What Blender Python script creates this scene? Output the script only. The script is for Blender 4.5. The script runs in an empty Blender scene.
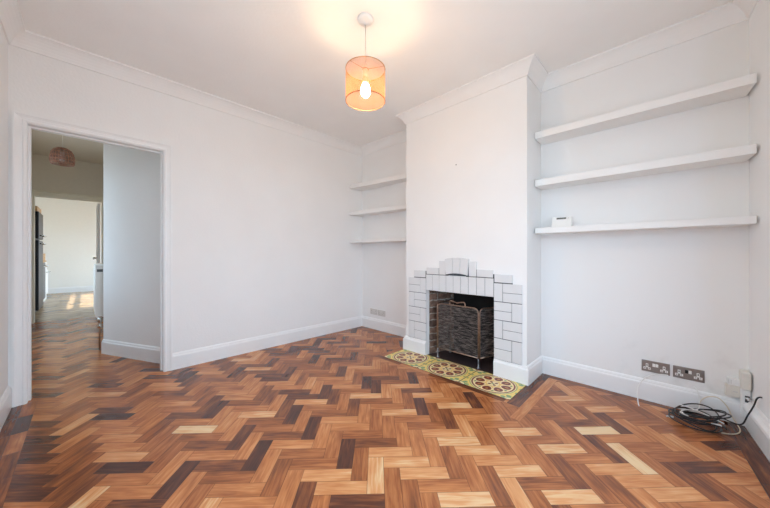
import bpy, bmesh, math, random
from mathutils import Vector
random.seed(11)
sc = bpy.context.scene
COL = sc.collection
PI = math.pi

# ------------------------------------------------------------------ room dimensions (metres)
H = 1.08
A, B, C = -3.333, 2.910, 2.549          # left wall, back wall, chimney breast front
XL, XR = -2.160, -0.857                 # chimney breast sides
FY = -0.385                             # front wall
CEIL = 2.658
def RX(y): return 0.345 + 0.09*(2.91-y) # right wall runs slightly out towards the front
DOOR0, DOOR1, DOORH = -0.302, 0.497, 2.027
OPX0, OPX1, OPZ = -1.876, -1.134, 0.695 # fireplace opening
WT = 0.12

# ------------------------------------------------------------------ materials
def new_mat(name):
    m = bpy.data.materials.new(name); m.use_nodes = True
    nt = m.node_tree; b = nt.nodes['Principled BSDF']
    return m, nt, b
def lk(nt, a, b): nt.links.new(a, b)
def principled(name, col, rough=0.5, metal=0.0, var=0.0, scale=20, bump=0.0, bscale=120, spec=0.5, emit=None, estr=0):
    m, nt, b = new_mat(name)
    b.inputs['Base Color'].default_value = (*col, 1)
    b.inputs['Roughness'].default_value = rough
    b.inputs['Metallic'].default_value = metal
    b.inputs['Specular IOR Level'].default_value = spec
    tc = nt.nodes.new('ShaderNodeTexCoord')
    if var > 0:
        n = nt.nodes.new('ShaderNodeTexNoise'); n.inputs['Scale'].default_value = scale; n.inputs['Detail'].default_value = 4
        lk(nt, tc.outputs['Object'], n.inputs['Vector'])
        r = nt.nodes.new('ShaderNodeValToRGB')
        r.color_ramp.elements[0].position = 0.3; r.color_ramp.elements[1].position = 0.7
        r.color_ramp.elements[0].color = (*[c*(1-var) for c in col], 1)
        r.color_ramp.elements[1].color = (*[min(1, c*(1+var)) for c in col], 1)
        lk(nt, n.outputs['Fac'], r.inputs['Fac']); lk(nt, r.outputs['Color'], b.inputs['Base Color'])
    if bump > 0:
        n2 = nt.nodes.new('ShaderNodeTexNoise'); n2.inputs['Scale'].default_value = bscale; n2.inputs['Detail'].default_value = 3
        lk(nt, tc.outputs['Object'], n2.inputs['Vector'])
        bp = nt.nodes.new('ShaderNodeBump'); bp.inputs['Strength'].default_value = bump; bp.inputs['Distance'].default_value = 0.004
        lk(nt, n2.outputs['Fac'], bp.inputs['Height']); lk(nt, bp.outputs['Normal'], b.inputs['Normal'])
    if emit:
        b.inputs['Emission Color'].default_value = (*emit, 1); b.inputs['Emission Strength'].default_value = estr
    return m

WHITE = (0.84, 0.84, 0.835)
M = {}
M['wall'] = principled('wall_paint', WHITE, 0.75, var=0.012, scale=3, bump=0.25, bscale=60, spec=0.25)
M['ceiling'] = principled('ceiling_paint', (0.90, 0.90, 0.89), 0.9, var=0.012, scale=4, bump=0.2, bscale=60, spec=0.1)
M['trim'] = principled('gloss_white_paint', (0.84, 0.845, 0.845), 0.35, var=0.01, scale=6)
M['cornice'] = principled('cornice_paint', (0.85, 0.85, 0.845), 0.7, var=0.01, scale=6, spec=0.2)
M['shelf'] = principled('shelf_paint', (0.84, 0.835, 0.82), 0.45, var=0.01, scale=6)
M['cream'] = principled('cream_wall_paint', (0.86, 0.855, 0.82), 0.8, var=0.01, spec=0.2)
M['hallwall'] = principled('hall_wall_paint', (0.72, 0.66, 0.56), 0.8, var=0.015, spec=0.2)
M['tile'] = principled('white_glazed_tile', (0.72, 0.725, 0.73), 0.22, var=0.015, scale=14)
M['grout'] = principled('dark_grout', (0.07, 0.075, 0.085), 0.9)
M['plaster_edge'] = principled('plaster_edge', (0.85, 0.85, 0.84), 0.6)
M['soot'] = principled('soot', (0.012, 0.011, 0.011), 0.95, var=0.3, scale=12, bump=0.6, bscale=40)
M['quarry'] = principled('dark_quarry_floor', (0.045, 0.028, 0.028), 0.5, var=0.3, scale=9)
M['copper'] = principled('worn_copper_wire', (0.42, 0.29, 0.22), 0.38, metal=0.9, var=0.25, scale=40)
def wire_mat():
    m, nt, b = new_mat('dull_mesh_wire'); b.inputs['Metallic'].default_value = 0.6; b.inputs['Roughness'].default_value = 0.45
    tc = nt.nodes.new('ShaderNodeTexCoord'); mp = nt.nodes.new('ShaderNodeMapping'); mp.inputs['Scale'].default_value = (14, 14, 80); mp.inputs['Rotation'].default_value = (0, 0.25, 0)
    n = nt.nodes.new('ShaderNodeTexNoise'); n.inputs['Scale'].default_value = 1; n.inputs['Detail'].default_value = 4
    lk(nt, tc.outputs['Object'], mp.inputs['Vector']); lk(nt, mp.outputs[0], n.inputs['Vector'])
    r = nt.nodes.new('ShaderNodeValToRGB'); r.color_ramp.elements[0].position = 0.42; r.color_ramp.elements[1].position = 0.66
    r.color_ramp.elements[0].color = (0.05, 0.046, 0.046, 1); r.color_ramp.elements[1].color = (0.46, 0.40, 0.37, 1)
    lk(nt, n.outputs['Fac'], r.inputs['Fac']); lk(nt, r.outputs['Color'], b.inputs['Base Color'])
    return m
M['mesh_wire'] = wire_mat()
M['foot_metal'] = principled('grey_metal_foot', (0.20, 0.20, 0.21), 0.4, metal=0.8)
M['steel'] = principled('brushed_steel', (0.30, 0.275, 0.26), 0.38, metal=0.85, var=0.06, scale=60)
M['plastic'] = principled('white_plastic', (0.80, 0.80, 0.78), 0.35)
M['plastic_old'] = principled('aged_white_plastic', (0.72, 0.69, 0.62), 0.4, var=0.03, scale=30)
M['plastic_grey'] = principled('grey_white_plastic', (0.62, 0.60, 0.57), 0.4)
M['slot'] = principled('black_slot', (0.01, 0.01, 0.01), 0.6)
M['black_cable'] = principled('black_cable', (0.012, 0.012, 0.014), 0.4)
M['white_cable'] = principled('white_cable', (0.80, 0.80, 0.78), 0.4)
M['display'] = principled('lcd_display', (0.10, 0.105, 0.085), 0.2)
M['radiator'] = principled('radiator_enamel', (0.78, 0.77, 0.74), 0.3)
M['chrome'] = principled('chrome', (0.7, 0.7, 0.7), 0.15, metal=1.0)
M['pipe'] = principled('copper_pipe', (0.32, 0.16, 0.09), 0.4, metal=0.7)
M['black_gloss'] = principled('black_gloss_enamel', (0.010, 0.012, 0.018), 0.35, spec=0.25)
M['dark_grey'] = principled('dark_grey_enamel', (0.06, 0.065, 0.07), 0.35)
M['wood_top'] = principled('pale_wood', (0.50, 0.30, 0.13), 0.5, var=0.25, scale=25)
M['white_enamel'] = principled('white_enamel', (0.80, 0.80, 0.78), 0.3)
M['brown_weave'] = principled('brown_rattan', (0.30, 0.15, 0.10), 0.6, var=0.2, scale=50)
M['rim'] = principled('dark_gold_rim', (0.22, 0.12, 0.05), 0.45, metal=0.4)
M['nail'] = principled('nail_steel', (0.12, 0.11, 0.10), 0.4, metal=0.8)
M['frosted'] = principled('bulb_cap_brass', (0.6, 0.5, 0.3), 0.3, metal=0.9)
M['bulb'] = principled('lit_bulb', (1, 0.9, 0.75), 0.4, emit=(1.0, 0.66, 0.36), estr=400)

def glass_mat():
    m = bpy.data.materials.new('window_glass'); m.use_nodes = True; nt = m.node_tree; nt.nodes.clear()
    o = nt.nodes.new('ShaderNodeOutputMaterial'); mx = nt.nodes.new('ShaderNodeMixShader')
    t = nt.nodes.new('ShaderNodeBsdfTransparent'); g = nt.nodes.new('ShaderNodeBsdfGlossy'); g.inputs['Roughness'].default_value = 0.02
    mx.inputs[0].default_value = 0.06
    lk(nt, t.outputs[0], mx.inputs[1]); lk(nt, g.outputs[0], mx.inputs[2]); lk(nt, mx.outputs[0], o.inputs[0])
    return m
M['glass'] = glass_mat()

def gauze_mat(name, col, open_frac, trans=0.6, freq=0.0035):
    """woven see-through gauze: thin threads that let part of the light straight through"""
    m = bpy.data.materials.new(name); m.use_nodes = True; nt = m.node_tree; nt.nodes.clear()
    o = nt.nodes.new('ShaderNodeOutputMaterial'); mx = nt.nodes.new('ShaderNodeMixShader'); mx2 = nt.nodes.new('ShaderNodeMixShader')
    t = nt.nodes.new('ShaderNodeBsdfTransparent'); d = nt.nodes.new('ShaderNodeBsdfDiffuse'); tr = nt.nodes.new('ShaderNodeBsdfTranslucent')
    d.inputs['Color'].default_value = (*col, 1); tr.inputs['Color'].default_value = (*col, 1)
    n = nt.nodes.new('ShaderNodeTexNoise'); n.inputs['Scale'].default_value = 14; tc = nt.nodes.new('ShaderNodeTexCoord')
    lk(nt, tc.outputs['Object'], n.inputs['Vector'])
    mr = nt.nodes.new('ShaderNodeMapRange'); mr.inputs[1].default_value = 0.3; mr.inputs[2].default_value = 0.7
    mr.inputs[3].default_value = 1-open_frac-0.04; mr.inputs[4].default_value = 1-open_frac+0.04
    lk(nt, n.outputs['Fac'], mr.inputs[0]); lk(nt, mr.outputs[0], mx2.inputs[0])
    mx.inputs[0].default_value = trans
    lk(nt, d.outputs[0], mx.inputs[1]); lk(nt, tr.outputs[0], mx.inputs[2])
    lk(nt, t.outputs[0], mx2.inputs[1]); lk(nt, mx.outputs[0], mx2.inputs[2]); lk(nt, mx2.outputs[0], o.inputs[0])
    return m
M['gauze'] = gauze_mat('gold_gauze', (0.19, 0.080, 0.030), 0.55, 0.5)
M['hall_gauze'] = gauze_mat('brown_rattan_weave', (0.34, 0.17, 0.12), 0.40, 0.3)

def parquet_mat(name='parquet_blocks', stops=None):
    m, nt, b = new_mat(name)
    tone = nt.nodes.new('ShaderNodeAttribute'); tone.attribute_name = 'tone'
    rnd = nt.nodes.new('ShaderNodeAttribute'); rnd.attribute_name = 'rnd'
    uv = nt.nodes.new('ShaderNodeUVMap'); uv.uv_map = 'UVMap'
    # grain coordinates: metres along / across the block, shifted per block
    sep = nt.nodes.new('ShaderNodeSeparateXYZ'); lk(nt, uv.outputs[0], sep.inputs[0])
    comb = nt.nodes.new('ShaderNodeCombineXYZ')
    mul = lambda s, k: (lambda n: (setattr(n, 'operation', 'MULTIPLY'), lk(nt, s, n.inputs[0]), n.inputs[1].__setattr__('default_value', k), n.outputs[0])[-1])(nt.nodes.new('ShaderNodeMath'))
    lk(nt, mul(sep.outputs[0], 7), comb.inputs[0]); lk(nt, mul(sep.outputs[1], 75), comb.inputs[1]); lk(nt, mul(rnd.outputs['Fac'], 93), comb.inputs[2])
    g = nt.nodes.new('ShaderNodeTexNoise'); g.inputs['Scale'].default_value = 1.0; g.inputs['Detail'].default_value = 5; g.inputs['Distortion'].default_value = 0.5
    lk(nt, comb.outputs[0], g.inputs['Vector'])
    comb2 = nt.nodes.new('ShaderNodeCombineXYZ')
    lk(nt, mul(sep.outputs[0], 5), comb2.inputs[0]); lk(nt, mul(sep.outputs[1], 16), comb2.inputs[1]); lk(nt, mul(rnd.outputs['Fac'], 41), comb2.inputs[2])
    g2 = nt.nodes.new('ShaderNodeTexNoise'); g2.inputs['Scale'].default_value = 1.0; g2.inputs['Detail'].default_value = 2
    lk(nt, comb2.outputs[0], g2.inputs['Vector'])
    def math_(op, a, bb):
        n = nt.nodes.new('ShaderNodeMath'); n.operation = op
        for i, s in enumerate((a, bb)):
            if isinstance(s, (int, float)): n.inputs[i].default_value = s
            elif s is not None: lk(nt, s, n.inputs[i])
        return n.outputs[0]
    d1 = math_('MULTIPLY', math_('SUBTRACT', g.outputs['Fac'], 0.5), 0.55)
    d2 = math_('MULTIPLY', math_('SUBTRACT', g2.outputs['Fac'], 0.5), 0.42)
    t = math_('ADD', math_('ADD', tone.outputs['Fac'], d1), d2)
    r = nt.nodes.new('ShaderNodeValToRGB'); cr = r.color_ramp
    stops = stops or [(0.0, (0.060, 0.024, 0.018)), (0.2, (0.118, 0.040, 0.022)), (0.42, (0.310, 0.100, 0.034)), (0.62, (0.51, 0.190, 0.066)), (0.80, (0.64, 0.30, 0.122)), (1.0, (0.74, 0.52, 0.29))]
    cr.elements[0].position, cr.elements[0].color = stops[0][0], (*stops[0][1], 1)
    cr.elements[1].position, cr.elements[1].color = stops[-1][0], (*stops[-1][1], 1)
    for p, c in stops[1:-1]:
        e = cr.elements.new(p); e.color = (*c, 1)
    lk(nt, t, r.inputs['Fac'])
    # joint lines between blocks
    edge = nt.nodes.new('ShaderNodeAttribute'); edge.attribute_name = 'blk'   # block length, width
    es = nt.nodes.new('ShaderNodeSeparateXYZ'); lk(nt, edge.outputs['Vector'], es.inputs[0])
    dx = math_('MINIMUM', sep.outputs[0], math_('SUBTRACT', es.outputs[0], sep.outputs[0]))
    dy = math_('MINIMUM', sep.outputs[1], math_('SUBTRACT', es.outputs[1], sep.outputs[1]))
    dm = math_('MINIMUM', dx, dy)
    line = nt.nodes.new('ShaderNodeMapRange'); line.inputs[1].default_value = 0.0004; line.inputs[2].default_value = 0.0017
    line.inputs[3].default_value = 0.75; line.inputs[4].default_value = 0.0
    lk(nt, dm, line.inputs[0])
    mix = nt.nodes.new('ShaderNodeMix'); mix.data_type = 'RGBA'
    lk(nt, line.outputs[0], mix.inputs[0]); lk(nt, r.outputs['Color'], mix.inputs[6]); mix.inputs[7].default_value = (0.03, 0.015, 0.01, 1)
    lk(nt, mix.outputs[2], b.inputs['Base Color'])
    rr = nt.nodes.new('ShaderNodeMapRange'); rr.inputs[3].default_value = 0.20; rr.inputs[4].default_value = 0.28
    lk(nt, g2.outputs['Fac'], rr.inputs[0]); lk(nt, rr.outputs[0], b.inputs['Roughness'])
    b.inputs['Specular IOR Level'].default_value = 0.36
    bp = nt.nodes.new('ShaderNodeBump'); bp.inputs['Strength'].default_value = 0.10; bp.inputs['Distance'].default_value = 0.002
    lk(nt, math_('SUBTRACT', math_('MULTIPLY', g2.outputs['Fac'], 0.6), line.outputs[0]), bp.inputs['Height']); lk(nt, bp.outputs['Normal'], b.inputs['Normal'])
    return m
M['parquet'] = parquet_mat()
M['pale_parquet'] = parquet_mat('pale_parquet_blocks', [(0.0, (0.20, 0.13, 0.08)), (0.4, (0.36, 0.25, 0.15)), (0.7, (0.50, 0.37, 0.23)), (1.0, (0.66, 0.53, 0.36))])

def brick_mat():
    m, nt, b = new_mat('old_firebrick')
    uv = nt.nodes.new('ShaderNodeUVMap'); uv.uv_map = 'UVMap'
    k = nt.nodes.new('ShaderNodeTexBrick'); k.inputs['Scale'].default_value = 1.0
    k.inputs['Color1'].default_value = (0.34, 0.20, 0.14, 1); k.inputs['Color2'].default_value = (0.15, 0.09, 0.07, 1); k.inputs['Mortar'].default_value = (0.48, 0.43, 0.37, 1)
    k.inputs['Brick Width'].default_value = 0.215; k.inputs['Row Height'].default_value = 0.072; k.inputs['Mortar Size'].default_value = 0.006
    n = nt.nodes.new('ShaderNodeTexNoise'); n.inputs['Scale'].default_value = 16; n.inputs['Detail'].default_value = 5
    wob = nt.nodes.new('ShaderNodeMix'); wob.data_type = 'RGBA'; wob.blend_type = 'LINEAR_LIGHT'; wob.inputs[0].default_value = 0.02
    lk(nt, uv.outputs[0], n.inputs['Vector']); lk(nt, uv.outputs[0], wob.inputs[6]); lk(nt, n.outputs['Color'], wob.inputs[7])
    lk(nt, wob.outputs[2], k.inputs['Vector'])
    mx = nt.nodes.new('ShaderNodeMix'); mx.data_type = 'RGBA'; mx.blend_type = 'MULTIPLY'; mx.inputs[0].default_value = 0.75
    rp = nt.nodes.new('ShaderNodeValToRGB'); rp.color_ramp.elements[0].position = 0.35; rp.color_ramp.elements[1].position = 0.62
    rp.color_ramp.elements[0].color = (0.22, 0.2, 0.2, 1)
    lk(nt, n.outputs['Fac'], rp.inputs['Fac']); lk(nt, k.outputs['Color'], mx.inputs[6]); lk(nt, rp.outputs['Color'], mx.inputs[7])
    lk(nt, mx.outputs[2], b.inputs['Base Color']); b.inputs['Roughness'].default_value = 0.9
    bp = nt.nodes.new('ShaderNodeBump'); bp.inputs['Strength'].default_value = 0.8; bp.inputs['Distance'].default_value = 0.01; bp.invert = True
    lk(nt, k.outputs['Fac'], bp.inputs['Height']); lk(nt, bp.outputs['Normal'], b.inputs['Normal'])
    return m
M['brick'] = brick_mat()

def hearth_mat():
    """Victorian encaustic tiles: one roundel per panel. UV: panel-local coordinates in metres from its centre"""
    m, nt, b = new_mat('encaustic_tiles')
    uv = nt.nodes.new('ShaderNodeUVMap'); uv.uv_map = 'UVMap'
    s = nt.nodes.new('ShaderNodeSeparateXYZ'); lk(nt, uv.outputs[0], s.inputs[0])
    def mt(op, a, bb=None, cc=None):
        n = nt.nodes.new('ShaderNodeMath'); n.operation = op
        for i, q in enumerate((a, bb, cc)):
            if q is None: continue
            if isinstance(q, (int, float)): n.inputs[i].default_value = q
            else: lk(nt, q, n.inputs[i])
        return n.outputs[0]
    x, y = s.outputs[0], s.outputs[1]
    rad = mt('SQRT', mt('ADD', mt('MULTIPLY', x, x), mt('MULTIPLY', y, y)))
    th = mt('ARCTAN2', y, x)
    def lt(a, v): return mt('LESS_THAN', a, v)
    def band(a, lo, hi): return mt('MULTIPLY', mt('GREATER_THAN', a, lo), mt('LESS_THAN', a, hi))
    def petals(n, r0, half_r, half_t, phase=0.0):
        """n blobs round radius r0"""
        seg = 2*PI/n
        w = mt('SUBTRACT', mt('FLOORED_MODULO', mt('ADD', th, phase + seg/2 + 2*PI), seg), seg/2)
        dt = mt('DIVIDE', mt('MULTIPLY', w, r0), half_t); dr = mt('DIVIDE', mt('SUBTRACT', rad, r0), half_r)
        return mt('LESS_THAN', mt('ADD', mt('MULTIPLY', dt, dt), mt('MULTIPLY', dr, dr)), 1.0)
    cur = None
    def paint(mask, col):
        nonlocal cur
        mx = nt.nodes.new('ShaderNodeMix'); mx.data_type = 'RGBA'
        lk(nt, mask, mx.inputs[0])
        if cur is None: mx.inputs[6].default_value = (0.92, 0.70, 0.22, 1)
        else: lk(nt, cur, mx.inputs[6])
        mx.inputs[7].default_value = (*col, 1); cur = mx.outputs[2]
    RED, CREAM, GREEN, YEL, DK = (0.20, 0.030, 0.020), (0.95, 0.80, 0.48), (0.22, 0.36, 0.17), (0.92, 0.66, 0.16), (0.10, 0.09, 0.06)
    # corner ornaments (mirrored): leaves, ovals
    ax, ay = mt('ABSOLUTE', x), mt('ABSOLUTE', y)
    def ell(cx, cy, rx, ry):
        a_ = mt('DIVIDE', mt('SUBTRACT', ax, cx), rx); b_ = mt('DIVIDE', mt('SUBTRACT', ay, cy), ry)
        return mt('LESS_THAN', mt('ADD', mt('MULTIPLY', a_, a_), mt('MULTIPLY', b_, b_)), 1.0)
    paint(ell(0.219, 0.185, 0.066, 0.050), GREEN); paint(ell(0.219, 0.185, 0.055, 0.040), CREAM); paint(ell(0.219, 0.185, 0.028, 0.020), (0.40, 0.16, 0.05))
    paint(ell(0.180, 0.128, 0.020, 0.017), GREEN); paint(ell(0.150, 0.160, 0.018, 0.014), GREEN)
    paint(ell(0.205, 0.045, 0.016, 0.026), YEL); paint(ell(0.206, 0.045, 0.008, 0.014), GREEN)
    paint(band(rad, 0.181, 0.187), GREEN)
    # roundel
    paint(lt(rad, 0.178), CREAM); paint(band(rad, 0.160, 0.173), RED); paint(lt(rad, 0.150), (0.90, 0.62, 0.22))
    paint(petals(8, 0.108, 0.048, 0.042), CREAM); paint(petals(8, 0.109, 0.038, 0.034), RED); paint(petals(8, 0.114, 0.016, 0.011), (0.50, 0.24, 0.09))
    paint(petals(8, 0.139, 0.009, 0.012, PI/8), GREEN)
    paint(lt(rad, 0.048), CREAM); paint(petals(4, 0.027, 0.016, 0.010, PI/4), RED); paint(lt(rad, 0.009), GREEN)
    # joints at the panel edge, worn patches
    j = mt('GREATER_THAN', ax, 0.2175); paint(j, DK)
    nz = nt.nodes.new('ShaderNodeTexNoise'); nz.inputs['Scale'].default_value = 55; nz.inputs['Detail'].default_value = 4
    tc = nt.nodes.new('ShaderNodeTexCoord'); lk(nt, tc.outputs['Object'], nz.inputs['Vector'])
    rp = nt.nodes.new('ShaderNodeValToRGB'); rp.color_ramp.elements[0].position = 0.3; rp.color_ramp.elements[1].position = 0.65; rp.color_ramp.elements[0].color = (0.78, 0.75, 0.72, 1)
    lk(nt, nz.outputs['Fac'], rp.inputs['Fac'])
    mx = nt.nodes.new('ShaderNodeMix'); mx.data_type = 'RGBA'; mx.blend_type = 'MULTIPLY'; mx.inputs[0].default_value = 0.8
    lk(nt, cur, mx.inputs[6]); lk(nt, rp.outputs['Color'], mx.inputs[7]); lk(nt, mx.outputs[2], b.inputs['Base Color'])
    b.inputs['Roughness'].default_value = 0.4
    return m
M['encaustic'] = hearth_mat()

# wall paint of the alcove: warm light painted in as cream towards the right, real scuffs low down
def alcove_mat():
    m, nt, b = new_mat('light_tinted_wall_paint')
    g = nt.nodes.new('ShaderNodeNewGeometry'); s = nt.nodes.new('ShaderNodeSeparateXYZ'); lk(nt, g.outputs['Position'], s.inputs[0])
    n = nt.nodes.new('ShaderNodeTexNoise'); n.inputs['Scale'].default_value = 5; n.inputs['Detail'].default_value = 5
    lk(nt, g.outputs['Position'], n.inputs['Vector'])
    def mt(op, a, bb):
        q = nt.nodes.new('ShaderNodeMath'); q.operation = op; q.use_clamp = False
        for i, v in enumerate((a, bb)):
            if isinstance(v, (int, float)): q.inputs[i].default_value = v
            else: lk(nt, v, q.inputs[i])
        return q.outputs[0]
    edge = mt('ADD', s.outputs[0], mt('MULTIPLY', mt('SUBTRACT', n.outputs['Fac'], 0.5), 0.12))
    mr = nt.nodes.new('ShaderNodeMapRange'); mr.inputs[1].default_value = 0.10; mr.inputs[2].default_value = 0.20; mr.inputs[3].default_value = 0; mr.inputs[4].default_value = 1
    lk(nt, edge, mr.inputs[0])
    mx = nt.nodes.new('ShaderNodeMix'); mx.data_type = 'RGBA'; lk(nt, mr.outputs[0], mx.inputs[0])
    mx.inputs[6].default_value = (0.83, 0.83, 0.825, 1); mx.inputs[7].default_value = (0.82, 0.81, 0.785, 1)
    # grubby marks low down
    n2 = nt.nodes.new('ShaderNodeTexNoise'); n2.inputs['Scale'].default_value = 9; n2.inputs['Detail'].default_value = 8
    lk(nt, g.outputs['Position'], n2.inputs['Vector'])
    st = nt.nodes.new('ShaderNodeMapRange'); st.inputs[1].default_value = 0.56; st.inputs[2].default_value = 0.75; st.inputs[3].default_value = 0; st.inputs[4].default_value = 0.16
    lk(nt, n2.outputs['Fac'], st.inputs[0])
    hz = nt.nodes.new('ShaderNodeMapRange'); hz.inputs[1].default_value = 0.30; hz.inputs[2].default_value = 0.60; hz.inputs[3].default_value = 1; hz.inputs[4].default_value = 0
    lk(nt, s.outputs[2], hz.inputs[0])
    xr = nt.nodes.new('ShaderNodeMapRange'); xr.inputs[1].default_value = -0.45; xr.inputs[2].default_value = -0.1; xr.inputs[3].default_value = 0; xr.inputs[4].default_value = 1
    lk(nt, s.outputs[0], xr.inputs[0])
    mx2 = nt.nodes.new('ShaderNodeMix'); mx2.data_type = 'RGBA'
    lk(nt, mt('MULTIPLY', mt('MULTIPLY', st.outputs[0], hz.outputs[0]), xr.outputs[0]), mx2.inputs[0])
    lk(nt, mx.outputs[2], mx2.inputs[6]); mx2.inputs[7].default_value = (0.30, 0.26, 0.22, 1)
    lk(nt, mx2.outputs[2], b.inputs['Base Color']); b.inputs['Roughness'].default_value = 0.75; b.inputs['Specular IOR Level'].default_value = 0.25
    return m
M['alcove'] = alcove_mat()

# ------------------------------------------------------------------ mesh building
class MB:
    def __init__(s): s.bm = bmesh.new()
    def poly(s, pts, smooth=False):
        f = s.bm.faces.new([s.bm.verts.new(p) for p in pts]); f.smooth = smooth; return f
    def box(s, x0, x1, y0, y1, z0, z1, bev=0.0, seg=2):
        return s.prism([(x0, y0), (x1, y0), (x1, y1), (x0, y1)], z0, z1, bev, seg)
    def prism(s, pts, z0, z1, bev=0.0, seg=2):
        t = bmesh.new()
        lo = [t.verts.new((p[0], p[1], z0)) for p in pts]; hi = [t.verts.new((p[0], p[1], z1)) for p in pts]
        n = len(pts)
        t.faces.new(list(reversed(lo))); t.faces.new(hi)
        for i in range(n): t.faces.new((lo[i], lo[(i+1) % n], hi[(i+1) % n], hi[i]))
        return s._merge(t, bev, seg)
    def extrude(s, pts3, vec, bev=0.0, seg=2):
        t = bmesh.new(); v = Vector(vec)
        lo = [t.verts.new(p) for p in pts3]; hi = [t.verts.new(Vector(p)+v) for p in pts3]; n = len(pts3)
        t.faces.new(list(reversed(lo))); t.faces.new(hi)
        for i in range(n): t.faces.new((lo[i], lo[(i+1) % n], hi[(i+1) % n], hi[i]))
        return s._merge(t, bev, seg)
    def _merge(s, t, bev, seg):
        bmesh.ops.recalc_face_normals(t, faces=t.faces[:])
        if bev > 0:
            bmesh.ops.bevel(t, geom=t.edges[:]+t.verts[:], offset=bev, segments=seg, profile=0.5, affect='EDGES', clamp_overlap=True)
        mp = {}
        for v in t.verts: mp[v] = s.bm.verts.new(v.co)
        for f in t.faces:
            try: s.bm.faces.new([mp[v] for v in f.verts])
            except ValueError: pass
        t.free(); return s
    def tube(s, pts, r, n=8, closed=False, caps=True):
        pts = [Vector(p) for p in pts]; N = len(pts); rings = []
        up = None
        for i in range(N):
            if closed: tan = pts[(i+1) % N]-pts[i-1]
            else: tan = pts[min(i+1, N-1)]-pts[max(i-1, 0)]
            tan.normalize()
            if up is None:
                up = Vector((0, 0, 1)) if abs(tan.z) < 0.9 else Vector((1, 0, 0))
            a = up-tan*up.dot(tan)
            if a.length < 1e-5: a = tan.orthogonal()
            a.normalize(); up = a; b = tan.cross(a)
            rr = r[i] if isinstance(r, (list, tuple)) else r
            rings.append([s.bm.verts.new(pts[i]+(a*math.cos(2*PI*k/n)+b*math.sin(2*PI*k/n))*rr) for k in range(n)])
        for i in range(N if closed else N-1):
            p, q = rings[i], rings[(i+1) % N]
            for k in range(n):
                f = s.bm.faces.new((p[k], p[(k+1) % n], q[(k+1) % n], q[k])); f.smooth = True
        if caps and not closed:
            s.bm.faces.new(list(reversed(rings[0]))); s.bm.faces.new(rings[-1])
        return s
    def lathe(s, prof, c, n=40, axis='Z', smooth=True):
        rings = []
        for r, z in prof:
            if axis == 'Z': f = lambda k: (c[0]+r*math.cos(k), c[1]+r*math.sin(k), c[2]+z)
            elif axis == 'Y': f = lambda k: (c[0]+r*math.cos(k), c[1]+z, c[2]+r*math.sin(k))
            else: f = lambda k: (c[0]+z, c[1]+r*math.cos(k), c[2]+r*math.sin(k))
            if r < 1e-6: rings.append([s.bm.verts.new(f(0))])
            else: rings.append([s.bm.verts.new(f(2*PI*k/n)) for k in range(n)])
        for p, q in zip(rings, rings[1:]):
            for k in range(n):
                vs = [p[k % len(p)], p[(k+1) % len(p)], q[(k+1) % len(q)], q[k % len(q)]]
                u = []
                for v in vs:
                    if v not in u: u.append(v)
                if len(u) > 2:
                    ff = s.bm.faces.new(u); ff.smooth = smooth
        return s
    def sweep(s, path, prof, fn, closed=False, side=1):
        """profile (offset, height) swept along a 2D path with mitred corners; fn maps (px, py, h) to 3D"""
        P = [Vector(p) for p in path]; N = len(P); off = []
        for i in range(N):
            dirs = []
            if closed or i > 0: dirs.append((P[i]-P[i-1]).normalized())
            if closed or i < N-1: dirs.append((P[(i+1) % N]-P[i]).normalized())
            nr = [Vector((d.y, -d.x))*side for d in dirs]
            if len(nr) == 1: off.append(nr[0])
            else: off.append((nr[0]+nr[1])/(1+nr[0].dot(nr[1])))
        rings = [[s.bm.verts.new(fn(P[i].x+off[i].x*o, P[i].y+off[i].y*o, h)) for o, h in prof] for i in range(N)]
        n = len(prof)
        for i in range(N if closed else N-1):
            p, q = rings[i], rings[(i+1) % N]
            for k in range(n): s.bm.faces.new((p[k], p[(k+1) % n], q[(k+1) % n], q[k]))
        if not closed:
            s.bm.faces.new(rings[0]); s.bm.faces.new(list(reversed(rings[-1])))
        return s
    def build(s, name, mat, parent=None, fix=True):
        if fix: bmesh.ops.recalc_face_normals(s.bm, faces=s.bm.faces[:])
        me = bpy.data.meshes.new(name); s.bm.to_mesh(me); s.bm.free()
        me.materials.append(mat)
        o = bpy.data.objects.new(name, me); COL.objects.link(o)
        if parent: attach(o, parent)
        return o
def attach(o, parent):
    o.parent = parent
    base = parent
    loc = Vector((0, 0, 0))
    while base is not None:
        if base.type == 'EMPTY': loc += base.location
        base = base.parent
    if loc.length > 0 and o.type == 'MESH':
        o.data.transform(__import__('mathutils').Matrix.Translation(-loc))
def tag(o, label, cat, group=None):
    o['label'] = label; o['category'] = cat
    if group: o['group'] = group
    return o
def thing(name, label, cat, loc, group=None):
    o = bpy.data.objects.new(name, None); o.location = loc; o.empty_display_size = 0.05; COL.objects.link(o)
    return tag(o, label, cat, group)
def struct(o): o['kind'] = 'structure'; return o
def catmull(pts, k=8, closed=False):
    P = [Vector(p) for p in pts]; n = len(P); out = []
    for i in range(n if closed else n-1):
        if closed: a, b, c, d = P[i-1], P[i], P[(i+1) % n], P[(i+2) % n]
        else: a, b, c, d = P[max(i-1, 0)], P[i], P[i+1], P[min(i+2, n-1)]
        for j in range(k):
            t = j/k
            out.append(0.5*((2*b)+(c-a)*t+(2*a-5*b+4*c-d)*t*t+(3*b-a-3*c+d)*t**3))
    if not closed: out.append(P[-1])
    return out

# ------------------------------------------------------------------ floor: herringbone blocks laid at 45 degrees, border strips
W, L = 0.0794, 0.2382
ROT = 0.018
P0, Q0 = -1.5575, 0.006
E1 = Vector((math.sqrt(.5), -math.sqrt(.5))); E2 = Vector((math.sqrt(.5), math.sqrt(.5)))
def rot2(v, a): return Vector((v.x*math.cos(a)-v.y*math.sin(a), v.x*math.sin(a)+v.y*math.cos(a)))
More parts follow.
